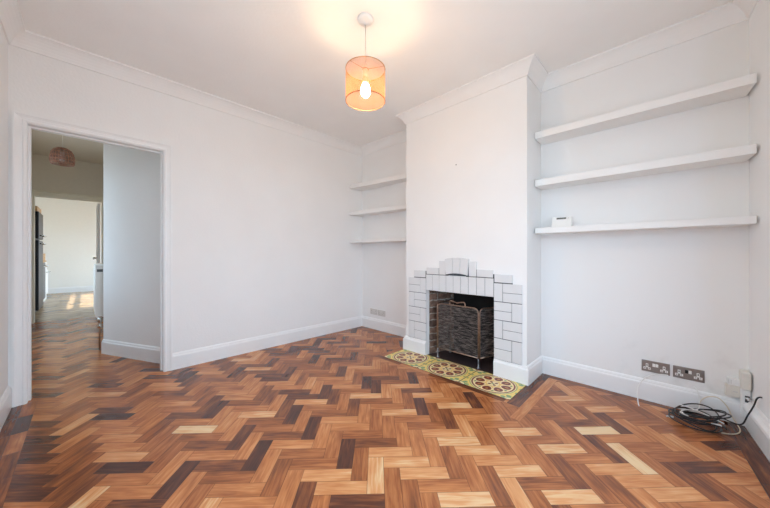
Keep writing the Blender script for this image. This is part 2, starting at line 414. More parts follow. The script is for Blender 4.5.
# lattice axes, turned a little against the room
E1r, E2r = rot2(E1, ROT), rot2(E2, ROT)
ORG = E1*P0 + E2*Q0
def lat(p):
    d = Vector(p)-ORG
    return d.dot(E1r)/W, d.dot(E2r)/W
def clip(poly, reg):
    out = poly
    n = len(reg)
    for i in range(n):
        a, b = Vector(reg[i]), Vector(reg[(i+1) % n]); e = b-a
        inside = lambda p: e.x*(p.y-a.y)-e.y*(p.x-a.x) >= -1e-9
        nxt = []
        for k in range(len(out)):
            p, q = out[k-1], out[k]
            ip, iq = inside(p), inside(q)
            if ip != iq:
                dp = e.x*(p.y-a.y)-e.y*(p.x-a.x); dq = e.x*(q.y-a.y)-e.y*(q.x-a.x)
                nxt.append(p+(q-p)*(dp/(dp-dq)))
            if iq: nxt.append(q)
        out = nxt
        if len(out) < 3: return []
    return out
def block_of(i, j):
    """herringbone cell -> (key, i0, j0, along_q)"""
    d = (j-i) % 6
    if d < 3: return ('h', i, j-d)
    e = 5-d
    return ('v', i-e, j)
# individual blocks whose tone stands out (lattice cell -> tone, 0 darkest .. 1 palest)
F_PX, PSI = 292.84, 0.7756
TONES = {}
for t_, keys in (
    (0.05, 'v,-2,-9'),
    (0.06, 'h,0,-18'),
    (0.08, 'h,-6,-24'),
    (0.1, 'v,-13,-2 v,0,-13'),
    (0.12, 'v,-7,-8 v,-5,-6 v,-8,3 v,-2,-3'),
    (0.15, 'v,-11,-6 h,-10,-10 h,-3,-27 h,-2,-26 h,-1,-25'),
    (0.18, 'v,-4,-11'),
    (0.2, 'v,-16,-5 h,-14,-14 v,-19,-14 v,-5,18 h,1,-23 h,2,-22 h,3,-15 h,1,19 h,3,-3'),
    (0.25, 'h,0,-12 h,-6,-18 v,-2,15 v,2,-5'),
    (0.3, 'v,-8,-3 v,-8,-9 h,-8,-14 v,-6,5 h,-4,14 h,-8,22 v,1,-18 h,-2,-14 v,0,11'),
    (0.35, 'v,-7,4 v,-6,17 v,-7,22 h,-9,15 h,-4,-28 h,0,-24 v,-2,-21 h,1,-11 v,2,19 v,0,-7'),
    (0.38, 'h,-3,-15 v,1,6'),
    (0.4, 'v,-9,2 h,-12,0 h,-4,2 v,-5,12 v,-3,14 h,-6,12 v,-2,-15 v,2,13 h,2,8 v,2,1'),
    (0.42, 'v,-1,4 v,3,8 v,-1,-2 h,-1,-7 h,0,-6'),
    (0.45, 'h,-4,-10 v,-4,7 v,-3,8 h,-4,20 h,-1,17 h,0,18 v,-1,10 h,-2,10 v,-3,-4 v,1,0 v,3,-4'),
    (0.5, 'v,-5,0 h,-5,1 h,-6,6 h,-7,11 h,1,-17 h,-7,-19 h,0,12 v,0,17 v,0,5 v,3,2'),
    (0.55, 'v,-6,-7 v,-4,1 v,-2,9 v,-8,-21 h,-1,-13 h,2,-16 h,2,-10 v,1,-12 v,-3,2 v,-2,3 h,2,2 v,1,-6'),
    (0.6, 'v,-7,-2 h,-4,-4 v,-13,-14 v,-12,-7 v,-9,-10 v,-4,-5 v,-10,1 h,-8,4 v,-7,16 h,-2,16 v,-4,19 v,-4,-23 v,-5,-12 v,-3,-10 v,-1,-14 h,3,-9 v,-1,-8 v,3,14'),
    (0.62, 'v,-6,-13'),
    (0.65, 'h,-11,-5 h,-12,-12 h,-5,7 h,0,6 h,-2,-8'),
    (0.68, 'h,1,13 h,2,14'),
    (0.7, 'h,-3,3 v,-5,6 v,-2,21 h,-1,-19 h,2,-4 h,-1,-1'),
    (0.72, 'h,3,15 h,0,0 h,1,-5'),
    (0.75, 'h,-8,-8 h,-6,0 h,-11,1 h,-9,3 h,-1,5 h,-8,16 h,-6,18 v,3,-10 h,1,1 v,2,7'),
    (0.78, 'h,1,7'),
    (0.8, 'h,-9,-3 h,-6,-12 v,-6,-25'),
    (0.82, 'h,-3,9 h,3,9 v,0,-1'),
    (0.85, 'h,-7,5 h,-2,4 h,-1,11 v,2,-17 h,3,3'),
    (0.92, 'h,-4,-16'),
    (0.95, 'v,-1,16'),
    (0.98, 'h,-3,15'),
):
    for q in keys.split():
        k_, i_, j_ = q.split(','); TONES[(k_, int(i_), int(j_))] = t_

fbm = bmesh.new()
uvl = fbm.loops.layers.uv.new('UVMap')
tl = fbm.faces.layers.float.new('tone'); rl = fbm.faces.layers.float.new('rnd'); bl = fbm.faces.layers.float_vector.new('blk')
frng = random.Random(5)
def add_face(poly, org, ea, eb, ln, wd, tone, rnd):
    f = fbm.faces.new([fbm.verts.new((p.x, p.y, 0)) for p in poly])
    f[tl] = tone; f[rl] = rnd; f[bl] = (ln, wd, 0)
    for lp, p in zip(f.loops, poly):
        d = p-org; lp[uvl].uv = (d.dot(ea), d.dot(eb))
BLK = {}
def block_tone(key):
    if key not in BLK:
        t = TONES.get(key)
        if t is None:
            t = min(0.85, max(0.08, frng.gauss(0.48, 0.12)))
            if frng.random() < 0.08: t = frng.uniform(0.12, 0.24)
        BLK[key] = (t, frng.random())
    return BLK[key]
def lay(reg, lift=0.0):
    reg = [Vector(p) for p in reg]
    ls = [lat(p) for p in reg]
    i0, i1 = math.floor(min(a for a, b in ls))-4, math.ceil(max(a for a, b in ls))+4
    j0, j1 = math.floor(min(b for a, b in ls))-4, math.ceil(max(b for a, b in ls))+4
    seen = set()
    for i in range(i0, i1+1):
        for j in range(j0, j1+1):
            k = block_of(i, j)
            if k in seen: continue
            seen.add(k)
            kind, a, b = k
            o = ORG+E1r*(a*W)+E2r*(b*W)
            ea, eb = (E2r, E1r) if kind == 'h' else (E1r, E2r)
            q = [o, o+ea*L, o+ea*L+eb*W, o+eb*W]
            if ea.x*eb.y-ea.y*eb.x < 0: q.reverse()
            c = clip(q, reg)
            if len(c) >= 3:
                t, r = block_tone(k); add_face(c, o, ea, eb, L, W, min(1, t+lift+.02), r)
def strip(p0, p1, width, ln, mean, spread, reg=None):
    """a border course: blocks end to end from p0 to p1, width to the left of the run"""
    p0, p1 = Vector(p0), Vector(p1); d = (p1-p0); T = d.length; d.normalize(); nrm = Vector((-d.y, d.x))
    t = 0.0; n = 0
    while t < T-1e-6:
        l = min(ln, T-t)
        o = p0+d*t; q = [o, o+d*l, o+d*l+nrm*width, o+nrm*width]
        tn = reg[n] if reg and n < len(reg) else min(1, max(0.03, frng.gauss(mean, spread)))
        add_face(q, o, d, nrm, l, width, tn, frng.random())
        t += l; n += 1
SB = 0.08
ys0, ys1, yf, yfr = FY+.135, 2.83, 2.135, 1.96
rx = lambda y: RX(y)-SB-0.03
lay([(A, ys0), (rx(ys0), ys0), (rx(yfr), yfr), (A, yfr)])
lay([(A, yfr), (-.77, yfr), (-.77, yf), (A, yf)])
lay([(-.70, yfr), (rx(yfr), yfr), (rx(ys1), ys1), (-.70, ys1)])
lay([(A, yf), (-2.243, yf), (-2.243, C), (A, C)])
lay([(A, C), (XL, C), (XL, B), (A, B)])
strip((A, FY), (RX(FY), FY), .068, 0.26, 0.30, 0.16)
strip((A, FY+.068), (RX(FY), FY+.068), .067, 0.26, 0.30, 0.12, [.42, .05, .47, .33, .3, .25])                       # along the front wall
strip((RX(FY), ys0), (RX(B), B), SB+0.03, 0.5, 0.14, 0.05)               # along the right wall
strip((-.77, ys1), (RX(ys1)-.1, ys1), SB, 0.4, 0.30, 0.08)               # back of the right alcove
strip((-.77, yf), (-.77, B), .087, 0.3, 0.22, 0.05)                      # beside the chimney breast
strip((-.70, yfr), (-.70, ys1), .07, 0.45, 0.60, 0.08)
strip((-2.243, yf), (-.857, yf), .055, 0.34, 0.36, 0.13)                 # frame round the hearth
strip((-2.166, yf+.055), (-2.166, C), .077, 0.37, 0.36, 0.08)
lay([(-7.16, -.75), (A, -.75), (A, .9), (-7.16, .9)], 0.0)               # hall
lay([(-12.2, -1.3), (-7.16, -1.3), (-7.16, 1.75), (-12.2, 1.75)], 0.0)  # kitchen
for f in fbm.faces:
    if f.normal.z < 0: f.normal_flip()
fbm.normal_update()
for f in fbm.faces:
    if f.normal.z < 0: f.normal_flip()
for f in fbm.faces:
    if f.calc_center_median().x < -7.16: f.material_index = 1
me = bpy.data.meshes.new('floor'); fbm.to_mesh(me); fbm.free(); me.materials.append(M['parquet']); me.materials.append(M['pale_parquet'])
fo = bpy.data.objects.new('floor', me); COL.objects.link(fo); struct(fo)
# solid sub floor underneath (the firebox and hearth stand on it)
mb = MB(); mb.box(-12.4, 1.1, -1.6, 3.4, -0.2, -0.004); struct(mb.build('floor_slab', M['quarry']))

# ------------------------------------------------------------------ room shell
def W_(name, mat, *boxes):
    m = MB()
    for b in boxes: m.box(*b)
    return struct(m.build(name, mat))
AO = A-WT
W_('wall_left', M['wall'], (AO, A, -1.0, DOOR0, 0, 2.8), (AO, A, DOOR1, B+.15, 0, 2.8), (AO, A, DOOR0, DOOR1, DOORH, 2.8))
m = MB(); m.prism([(A, B), (XL, B), (XL, B+.15), (A, B+.15)], 0, 2.8); m.prism([(XL, B+.14), (XR, B+.14), (XR, B+.2), (XL, B+.2)], 0, 2.8)
struct(m.build('wall_back', M['wall']))
m = MB(); m.box(XR, .75, B, B+.15, 0, 2.8); struct(m.build('wall_alcove', M['alcove']))
W_('wall_chimney', M['wall'], (XL, OPX0, C, B+.14, 0, 2.8), (OPX1, XR, C, B+.14, 0, 2.8), (OPX0, OPX1, C, B+.14, OPZ, 2.8))
RY0, RY1, RZ0, RZ1 = 0.0, 1.75, 0.35, 2.30       # unseen window added in the right wall, for daylight from the side
m = MB()
def rw(ya, yb, z0, z1): m.prism([(RX(yb), yb), (RX(ya), ya), (RX(ya)+.15, ya), (RX(yb)+.15, yb)], z0, z1)
rw(FY-.2, RY0, 0, 2.8); rw(RY1, B+.1, 0, 2.8); rw(RY0, RY1, 0, RZ0); rw(RY0, RY1, RZ1, 2.8)
struct(m.build('wall_right', M['wall']))
# front wall with the wide window that lights the room
WX0, WX1, WZ0, WZ1 = -1.75, -0.45, 0.75, 2.25
W_('wall_front', M['wall'], (A, WX0, FY-.2, FY, 0, 2.8), (WX1, RX(FY)+.05, FY-.2, FY, 0, 2.8), (WX0, WX1, FY-.2, FY, 0, WZ0), (WX0, WX1, FY-.2, FY, WZ1, 2.8))
W_('ceiling', M['ceiling'], (A-.06, .95, FY-.2, B+.2, CEIL, CEIL+.15))

def window(name, x0, x1, z0, z1, y0, y1, nx, transoms):
    f = MB(); t = .055
    f.box(x0, x1, y0, y1, z0, z0+t, .004); f.box(x0, x1, y0, y1, z1-t, z1, .004)
    f.box(x0, x0+t, y0, y1, z0+t, z1-t, .004); f.box(x1-t, x1, y0, y1, z0+t, z1-t, .004)
    for k in range(1, nx):
        x = x0+(x1-x0)*k/nx; f.box(x-.03, x+.03, y0, y1, z0+t, z1-t, .004)
    for z in transoms: f.box(x0+t, x1-t, y0+.01, y1-.01, z-.03, z+.03, .004)
    fr = struct(f.build(name, M['trim']))
    g = MB(); ym = (y0+y1)/2; g.box(x0+t-.005, x1-t+.005, ym-.003, ym+.003, z0+t-.005, z1-t+.005)
    g.build('window_pane', M['glass'], fr)
    return fr
window('window_1', WX0, WX1, WZ0, WZ1, FY-.14, FY-.07, 3, [1.75])
RL = math.hypot(RY1-RY0, RX(RY0)-RX(RY1))
w4 = window('added_side_window', 0, RL, RZ0, RZ1, .06, .12, 2, [1.75])
w4.location = (RX(RY1), RY1, 0); w4.rotation_euler = (0, 0, math.atan2(RY0-RY1, RX(RY0)-RX(RY1)))
m = MB(); m.box(WX0-.06, WX1+.06, FY-.13, FY+.05, WZ0-.03, WZ0+.006, .003); struct(m.build('trim_1', M['trim']))

# cornice
cor = [(0, CEIL-.105), (.010, CEIL-.105), (.014, CEIL-.092), (.022, CEIL-.074), (.034, CEIL-.055), (.049, CEIL-.037), (.065, CEIL-.023), (.078, CEIL-.015), (.085, CEIL-.013), (.085, CEIL), (0, CEIL)]
idm = lambda x, y, h: (x, y, h)
room = [(A, FY), (A, B), (XL, B), (XL, C), (XR, C), (XR, B), (RX(B), B), (RX(FY), FY)]
m = MB(); m.sweep(room, cor, idm, closed=True); struct(m.build('trim_2', M['cornice']))
# skirting boards
sk = [(0, 0), (.018, 0), (.018, .118), (.0165, .126), (.012, .131), (.011, .140), (.006, .150), (0, .153)]
CAS = .064
m = MB(); m.sweep([(A, DOOR1+CAS), (A, B), (XL, B)], sk, idm); struct(m.build('baseboard_left', M['trim']))
skc = [(o*1.5, h) for o, h in sk]
m = MB(); m.sweep([(XL, B-.018), (XL, C), (OPX0, C)], skc, idm); struct(m.build('baseboard_chimney', M['trim']))
m = MB(); m.sweep([(OPX1, C), (XR, C), (XR, B), (RX(B), B)], sk, idm); struct(m.build('baseboard_back', M['trim']))
skr = [(0, 0), (.022, 0), (.022, .112), (.034, .122), (.038, .135), (.034, .150), (.020, .160), (.012, .178), (0, .182)]
m = MB(); m.sweep([(RX(B-.02), B-.02), (RX(FY), FY)], skr, idm); struct(m.build('baseboard_right', M['trim']))
m = MB(); m.sweep([(RX(FY), FY), (A, FY)], sk, idm); struct(m.build('baseboard_front', M['trim']))
# door lining and architrave
cas = [(0, 0), (0, .012), (.010, .016), (.016, .016), (.020, .012), (.036, .014), (.048, .019), (.053, .022), (CAS, .022), (CAS, 0)]
m = MB()
m.sweep([(DOOR0, 0), (DOOR0, DOORH), (DOOR1, DOORH), (DOOR1, 0)], cas, lambda p, q, h: (A+h, p, q), side=-1)
m.sweep([(DOOR0, 0), (DOOR0, DOORH), (DOOR1, DOORH), (DOOR1, 0)], cas, lambda p, q, h: (AO-h, p, q), side=-1)
t = .003
m.box(AO, A+.004, DOOR0, DOOR0+t, 0, DOORH-t); m.box(AO, A+.004, DOOR1-t, DOOR1, 0, DOORH-t); m.box(AO, A+.004, DOOR0, DOOR1, DOORH-t, DOORH)
m.box(AO+.03, AO+.07, DOOR0+t, DOOR0+t+.012, 0, DOORH-t-.012); m.box(AO+.03, AO+.07, DOOR1-t-.012, DOOR1-t, 0, DOORH-t-.012); m.box(AO+.03, AO+.07, DOOR0+t, DOOR1-t, DOORH-t-.012, DOORH-t)
struct(m.build('door_1', M['trim']))

# ------------------------------------------------------------------ hall and kitchen beyond the doorway
KX = -7.1
HC = 2.64
HW0, HW1, HWZ0, HWZ1 = -5.6, -4.45, 0.75, 2.2
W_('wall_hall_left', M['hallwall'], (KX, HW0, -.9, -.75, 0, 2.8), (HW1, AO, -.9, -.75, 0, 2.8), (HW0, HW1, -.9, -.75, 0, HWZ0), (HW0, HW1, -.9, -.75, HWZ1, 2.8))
window('added_hall_window', HW0, HW1, HWZ0, HWZ1, -.86, -.80, 2, [1.6])  # unseen window, added to brighten the hall and its splayed wall
# splayed wall facing the doorway
pa, pb = (AO, .60), (-4.43, .13)
m = MB(); m.prism([pb, pa, (AO, 1.2), (-4.43, .30)], 0, 2.8); struct(m.build('wall_hall_splay', M['wall']))
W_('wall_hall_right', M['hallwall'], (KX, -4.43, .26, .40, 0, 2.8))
m = MB(); m.sweep([pa, pb], sk, idm, side=-1); struct(m.build('baseboard_hall', M['trim']))
KD0, KD1, KDH = -.573, .19, 1.995
W_('wall_hall_end', M['hallwall'], (KX-.12, KX, -1.4, KD0, 0, 2.8), (KX-.12, KX, KD1, 1.85, 0, 2.8), (KX-.12, KX, KD0, KD1, KDH, 2.8))
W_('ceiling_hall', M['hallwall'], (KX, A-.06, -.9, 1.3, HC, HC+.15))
m = MB()
m.sweep([(KD0, 0), (KD0, KDH), (KD1, KDH), (KD1, 0)], [(0, 0), (0, .014), (.03, .018), (.06, .018), (.07, .028), (.085, .028), (.085, 0)], lambda p, q, h: (KX+h, p, q), side=-1)
m.box(KX-.12, KX+.004, KD0, KD0+t, 0, KDH-t); m.box(KX-.12, KX+.004, KD1-t, KD1, 0, KDH-t); m.box(KX-.12, KX+.004, KD0, KD1, KDH-t, KDH)
m.build('door_2', principled('cream_gloss_paint', (0.78, 0.73, 0.60), 0.4)); struct(bpy.data.objects['door_2'])
KE, KY0, KY1 = -12.1, -1.3, 1.6
W_('wall_kitchen_end', M['cream'], (KE-.15, KE, KY0-.15, KY1+.15, 0, 2.8))
W_('wall_kitchen_left', M['cream'], (KE, KX-.12, KY0-.15, KY0, 0, 2.8))
KW0, KW1, KWZ0, KWZ1 = -11.35, -8.45, 0.1, 2.1
W_('wall_kitchen_right', M['cream'], (KE, KW0, KY1, KY1+.12, 0, 2.8), (KW1, KX-.12, KY1, KY1+.12, 0, 2.8), (KW0, KW1, KY1, KY1+.12, 0, KWZ0), (KW0, KW1, KY1, KY1+.12, KWZ1, 2.8))
W_('ceiling_kitchen', M['cream'], (KE-.15, KX, KY0-.15, KY1+.15, HC, HC+.15))
window('window_2', KW0, KW1, KWZ0, KWZ1, KY1+.03, KY1+.09, 2, [1.87])
m = MB(); m.sweep([(KE, KY0), (KE, KY1)], sk, idm); struct(m.build('baseboard_kitchen', M['trim']))

# open kitchen door leaf, hinged on the right-hand jamb
d = thing('kitchen_door', 'white kitchen door swung open against the far side of the hall end doorway', 'door', (KX-.15, .16, 0))
m = MB(); m.box(KX-.13-.72, KX-.13, .135, .17, .008, 1.97, .003); m.build('door_leaf', M['trim'], d)
m = MB(); m.lathe([(.0, -.05), (.022, -.045), (.026, -.03), (.012, -.012), (.02, -.004), (.024, 0)], (KX-.13-.66, .135, 1.0), 16, 'Y'); m.build('door_knob', M['chrome'], d)

# radiator on the hall wall, seen end-on
ra = thing('radiator', 'white panel radiator seen end-on at the corner of the hall', 'radiator', (-4.9, .13, .2))
m = MB(); m.box(-5.45, -4.58, .075, .092, .37, .93, .006); m.box(-5.45, -4.58, .122, .138, .37, .93, .006)
for k in range(28):
    x = -5.43+.85*k/27; m.box(x-.006, x+.006, .066, .076, .40, .90, .003)
m.build('panel', M['radiator'], ra)
m = MB(); m.box(-5.45, -4.57, .07, .142, .93, .955, .004); m.box(-4.585, -4.57, .07, .142, .38, .94, .003); m.build('casing', M['radiator'], ra)
m = MB(); m.box(-4.568, -4.566, .082, .130, .88, .91); m.build('end_grille', M['dark_grey'], ra)
m = MB(); m.lathe([(.0, 0), (.018, 0), (.020, .03), (.014, .035), (.014, .06), (.022, .065), (.022, .10), (.018, .115), (0, .115)], (-4.575, .105, .255), 16); v = m.build('valve', M['chrome'], ra)
m = MB(); m.tube([(-4.575, .105, .002), (-4.575, .105, .27)], .0075, 10); m.build('pipe', M['pipe'], ra)
for x in (-5.3, -4.8):
    m = MB(); m.box(x, x+.04, .1375, .2585, .45, .85); m.build('bracket', M['radiator'], ra)

# hall pendant with a brown woven shade
hp = thing('hall_pendant', 'brown woven dome pendant lampshade hanging in the hall', 'lamp', (-5.2, -.2, HC))
hc = (-5.2, -.2, 0)
m = MB(); m.lathe([(0, HC), (.045, HC), (.045, HC-.012), (.02, HC-.03), (.006, HC-.035)], hc, 20); m.build('ceiling_rose', M['plastic'], hp)
m = MB(); m.tube([(-5.2, -.2, HC-.03), (-5.2, -.2, 2.34)], .004, 8); m.build('cord', M['plastic_old'], hp)
prof = [(.015, 2.345), (.045, 2.340), (.075, 2.318), (.093, 2.285), (.102, 2.24), (.104, 2.20), (.100, 2.165), (.094, 2.150)]
m = MB(); m.lathe(prof, hc, 36); shd = m.build('shade', M['hall_gauze'], hp)
m = MB()
for k in range(24):
    a = 2*PI*k/24; m.tube([(-5.2+r*math.cos(a), -.2+r*math.sin(a), z) for r, z in prof], .0022, 4)
for r, z in prof[::1]: m.tube([(-5.2+r*math.cos(2*PI*k/36), -.2+r*math.sin(2*PI*k/36), z) for k in range(36)], .003, 5, closed=True)
m.build('woven_frame', M['brown_weave'], shd)
m = MB(); m.lathe([(0, 2.325), (.02, 2.32), (.02, 2.27), (.012, 2.265), (.028, 2.23), (.03, 2.21), (.02, 2.185), (0, 2.18)], hc, 18); m.build('bulb', M['plastic'], hp)

# kitchen things
fr = thing('fridge_freezer', 'tall black fridge freezer with bar handles through the kitchen doorway', 'fridge', (-8.5, -.95, 0))
m = MB(); m.box(-8.9, -8.15, -1.28, -.645, .02, 1.86, .01); m.build('body', M['black_gloss'], fr)
for z0, z1, hz, zz in ((1.36, 1.85, 1.42, 1), (.06, 1.33, 1.27, 1)):
    m = MB(); m.box(-8.9, -8.15, -.642, -.60, z0, z1, .012); dd = m.build('door', M['black_gloss'], fr)
    m = MB(); m.tube([(-8.75, -.6, hz), (-8.75, -.555, hz), (-8.3, -.555, hz), (-8.3, -.6, hz)], .011, 8); m.build('handle', M['chrome'], dd)
m = MB(); m.box(-8.85, -8.2, -1.1, -.62, 1.862, 1.95, .008); tag(m.build('wooden_tray', M['wood_top']), 'pale wooden tray lying on top of the black fridge', 'tray')
ca = thing('base_cabinet', 'dark grey kitchen base unit with a wooden worktop', 'cabinet', (-9.55, -.95, 0))
m = MB(); m.box(-10.0, -9.1, -1.28, -.66, .1, .90, .004); m.box(-10.0, -9.1, -1.28, -.70, .002, .1); m.build('body', M['dark_grey'], ca)
for x in (-9.99, -9.545):
    m = MB(); m.box(x, x+.435, -.66, -.64, .11, .89, .003); dd = m.build('door', M['dark_grey'], ca)
    m = MB(); m.tube([(x+.1, -.64, .82), (x+.1, -.61, .82), (x+.33, -.61, .82), (x+.33, -.64, .82)], .007, 6); m.build('handle', M['chrome'], dd)
m = MB(); m.box(-10.02, -9.08, -1.28, -.625, .90, .94, .004); m.build('worktop', M['wood_top'], ca)
m = MB(); m.box(-9.85, -9.3, -.9, -.63, .942, 1.09, .01); tag(m.build('bread_bin', M['wood_top']), 'pale wooden bread bin standing on the kitchen worktop', 'bread bin')
ck = thing('cooker', 'white cooker with round knobs against the left kitchen wall', 'cooker', (-10.4, -.95, 0))
m = MB(); m.box(-10.75, -10.05, -1.28, -.67, .002, .90, .006); m.build('body', M['white_enamel'], ck)
m = MB(); m.box(-10.72, -10.08, -.67, -.645, .15, .70, .006); dd = m.build('oven_door', M['white_enamel'], ck)
m = MB(); m.tube([(-10.65, -.645, .66), (-10.65, -.605, .66), (-10.15, -.605, .66), (-10.15, -.645, .66)], .008, 6); m.build('handle', M['chrome'], dd)
for k in range(5):
    m = MB(); m.lathe([(0, .035), (.018, .032), (.021, .0), (.021, -.006)], (-10.66+k*.13, -.67, .80), 14, 'Y'); m.build('knob', M['chrome'], ck)

# ------------------------------------------------------------------ fireplace
fp = thing('fireplace_surround', 'stepped white tiled fireplace surround with an open brick firebox', 'fireplace', ((OPX0+OPX1)/2, C, 0))
CX = -1.505
tiles = []
def tl_(x0, x1, z0, z1): tiles.append((x0, x1, z0, z1))
tw = (OPX1-OPX0)/9
for k in range(9): tl_(OPX0+tw*k, OPX0+tw*(k+1), OPZ+.002, .864)
for s_ in (1, -1):
    mx_ = lambda x: CX+s_*x
    def T(a, b, z0, z1):
        p, q = sorted((mx_(a), mx_(b))); tl_(p, q, z0, z1)
    T(.128, .206, .866, 1.010)                      # upright beside the key
    T(.208, .366, .866, .937)                       # upper step
    T(.376, .537, .828, .902)                       # lower step
    c0, c1, c2, c3 = .372, .451, .529, .614
    c1b = .529
    for row, (zt, zb) in enumerate(((.823, .661), (.659, .500), (.498, .340), (.338, .153))):
        zm = (zt+zb)/2
        if row % 2 == 0:
            T(c0, c1, zb, zt); T(c1, c3, zm, zt); T(c1, c3, zb, zm)
        else:
            T(c2, c3, zb, zt); T(c0, c2, zm, zt); T(c0, c2, zb, zm)
m = MB(); g = .0017
for x0, x1, z0, z1 in tiles:
    m.extrude([(x0+g, C-.001, z0+g), (x1-g, C-.001, z0+g), (x1-g, C-.001, z1-g), (x0+g, C-.001, z1-g)], (0, -.012, 0), .0022, 2)
m.build('tile_facing', M['tile'], fp)
m = MB(); e_ = .003
def G(a, b, z0, z1):
    m.extrude([(a, C-.0005, z0), (b, C-.0005, z0), (b, C-.0005, z1), (a, C-.0005, z1)], (0, -.0085, 0))
G(CX-.41, CX+.41, OPZ+.004, .819)
G(CX-.371, CX+.371, .80, .861)
for s_ in (1, -1):
    def GS(a, b, z0, z1):
        p_, q_ = sorted((CX+s_*a, CX+s_*b)); G(p_, q_, z0, z1)
    GS(.374, .611, .153, .819); GS(.372, .534, .79, .899); GS(.18, .376, .85, .899); GS(.18, .363, .85, .934); GS(.10, .203, .85, 1.007)
m.build('grout', M['grout'], fp)
# fanned keystone: three wedges standing proud, their feet on a curve
for k in range(3):
    def kp(t, z):  # t -1..1 across the fan
        half = .120+.012*(z-.885)/.15
        return CX+half*t
    ta, tb = -1+2*k/3, -1+2*(k+1)/3
    zb = lambda t: .874+.016*(1-t*t); zt = lambda t: 1.030+.013*(1-t*t)
    pts = [(kp(ta, .88)+g, zb(ta)), (kp((ta+tb)/2, .88), zb((ta+tb)/2)), (kp(tb, .88)-g, zb(tb)), (kp(tb, 1.04)-g, zt(tb)), (kp((ta+tb)/2, 1.04), zt((ta+tb)/2)), (kp(ta, 1.04)+g, zt(ta))]
    m = MB(); m.extrude([(x, C-.001, z) for x, z in pts], (0, -.024, 0), .003, 2); m.build('keystone_tile', M['tile'], fp)
m = MB(); m.box(CX-.118, CX+.118, C-.009, C-.0005, .866, .99); m.build('keystone_backing', M['grout'], fp)
# firebox: splayed brick cheeks, sooty back
fb = C+.002; bk = 2.93
def uvquad(mb_bm, pts, uvs, layer):
    f = mb_bm.faces.new([mb_bm.verts.new(p) for p in pts])
    for lp, q in zip(f.loops, uvs): lp[layer].uv = q
def brick_wall(name, p0, p1, z1, mat):
    bm_ = bmesh.new(); ly = bm_.loops.layers.uv.new('UVMap'); l_ = (Vector(p1)-Vector(p0)).length
    uvquad(bm_, [(*p0, 0), (*p1, 0), (*p1, z1), (*p0, z1)], [(0, 0), (l_, 0), (l_, z1), (0, z1)], ly)
    me_ = bpy.data.meshes.new(name); bm_.to_mesh(me_); bm_.free(); me_.materials.append(mat)
    o_ = bpy.data.objects.new(name, me_); COL.objects.link(o_)
    so = o_.modifiers.new('thick', 'SOLIDIFY'); so.thickness = .004; so.offset = 0
    attach(o_, fp); return o_
W_('trim_3', M['soot'], (OPX0-.02, OPX1+.02, B+.138, B+.139, 0, .9))
brick_wall('brick_cheek', (OPX0+.004, C+.045), (OPX0+.10, bk), .69, M['brick'])
brick_wall('brick_cheek', (OPX1-.012, C+.03), (OPX1-.10, bk), .69, M['brick'])
brick_wall('fireback', (OPX0+.09, bk), (OPX1-.09, bk), .69, M['soot'])
m = MB(); m.box(OPX0+.005, OPX1-.005, C+.002, bk, -.003, .004); m.build('firebox_floor', M['quarry'], fp)
m = MB(); m.box(OPX0+.004, OPX1-.004, C+.03, bk, OPZ-.012, OPZ-.002); m.build('firebox_lintel', M['soot'], fp)

# hearth
HX0, HX1, HY0, HY1 = -2.166, -.857, 2.190, C
bm_ = bmesh.new(); ly = bm_.loops.layers.uv.new('UVMap')
pw = .443; cy = 2.368
edges = [HX0, -1.729, -1.286, HX1]; cs = [-1.950, -1.508, -1.065]
hz = .003
for k in range(3):
    x0, x1 = edges[k], edges[k+1]; c_ = cs[k]
    uvquad(bm_, [(x0, HY0, hz), (x1, HY0, hz), (x1, HY1, hz), (x0, HY1, hz)], [(x0-c_, HY0-cy), (x1-c_, HY0-cy), (x1-c_, HY1-cy), (x0-c_, HY1-cy)], ly)
for p, q in (((HX0, HY0), (HX1, HY0)), ((HX1, HY0), (HX1, HY1)), ((HX1, HY1), (HX0, HY1)), ((HX0, HY1), (HX0, HY0))):
    uvquad(bm_, [(*p, -.003), (*q, -.003), (*q, hz), (*p, hz)], [(.219, .1)]*4, ly)
me_ = bpy.data.meshes.new('hearth'); bm_.to_mesh(me_); bm_.free(); me_.materials.append(M['encaustic'])
ho = bpy.data.objects.new('hearth', me_); COL.objects.link(ho)
tag(ho, 'hearth of patterned yellow red and green encaustic tiles in front of the fireplace', 'hearth')

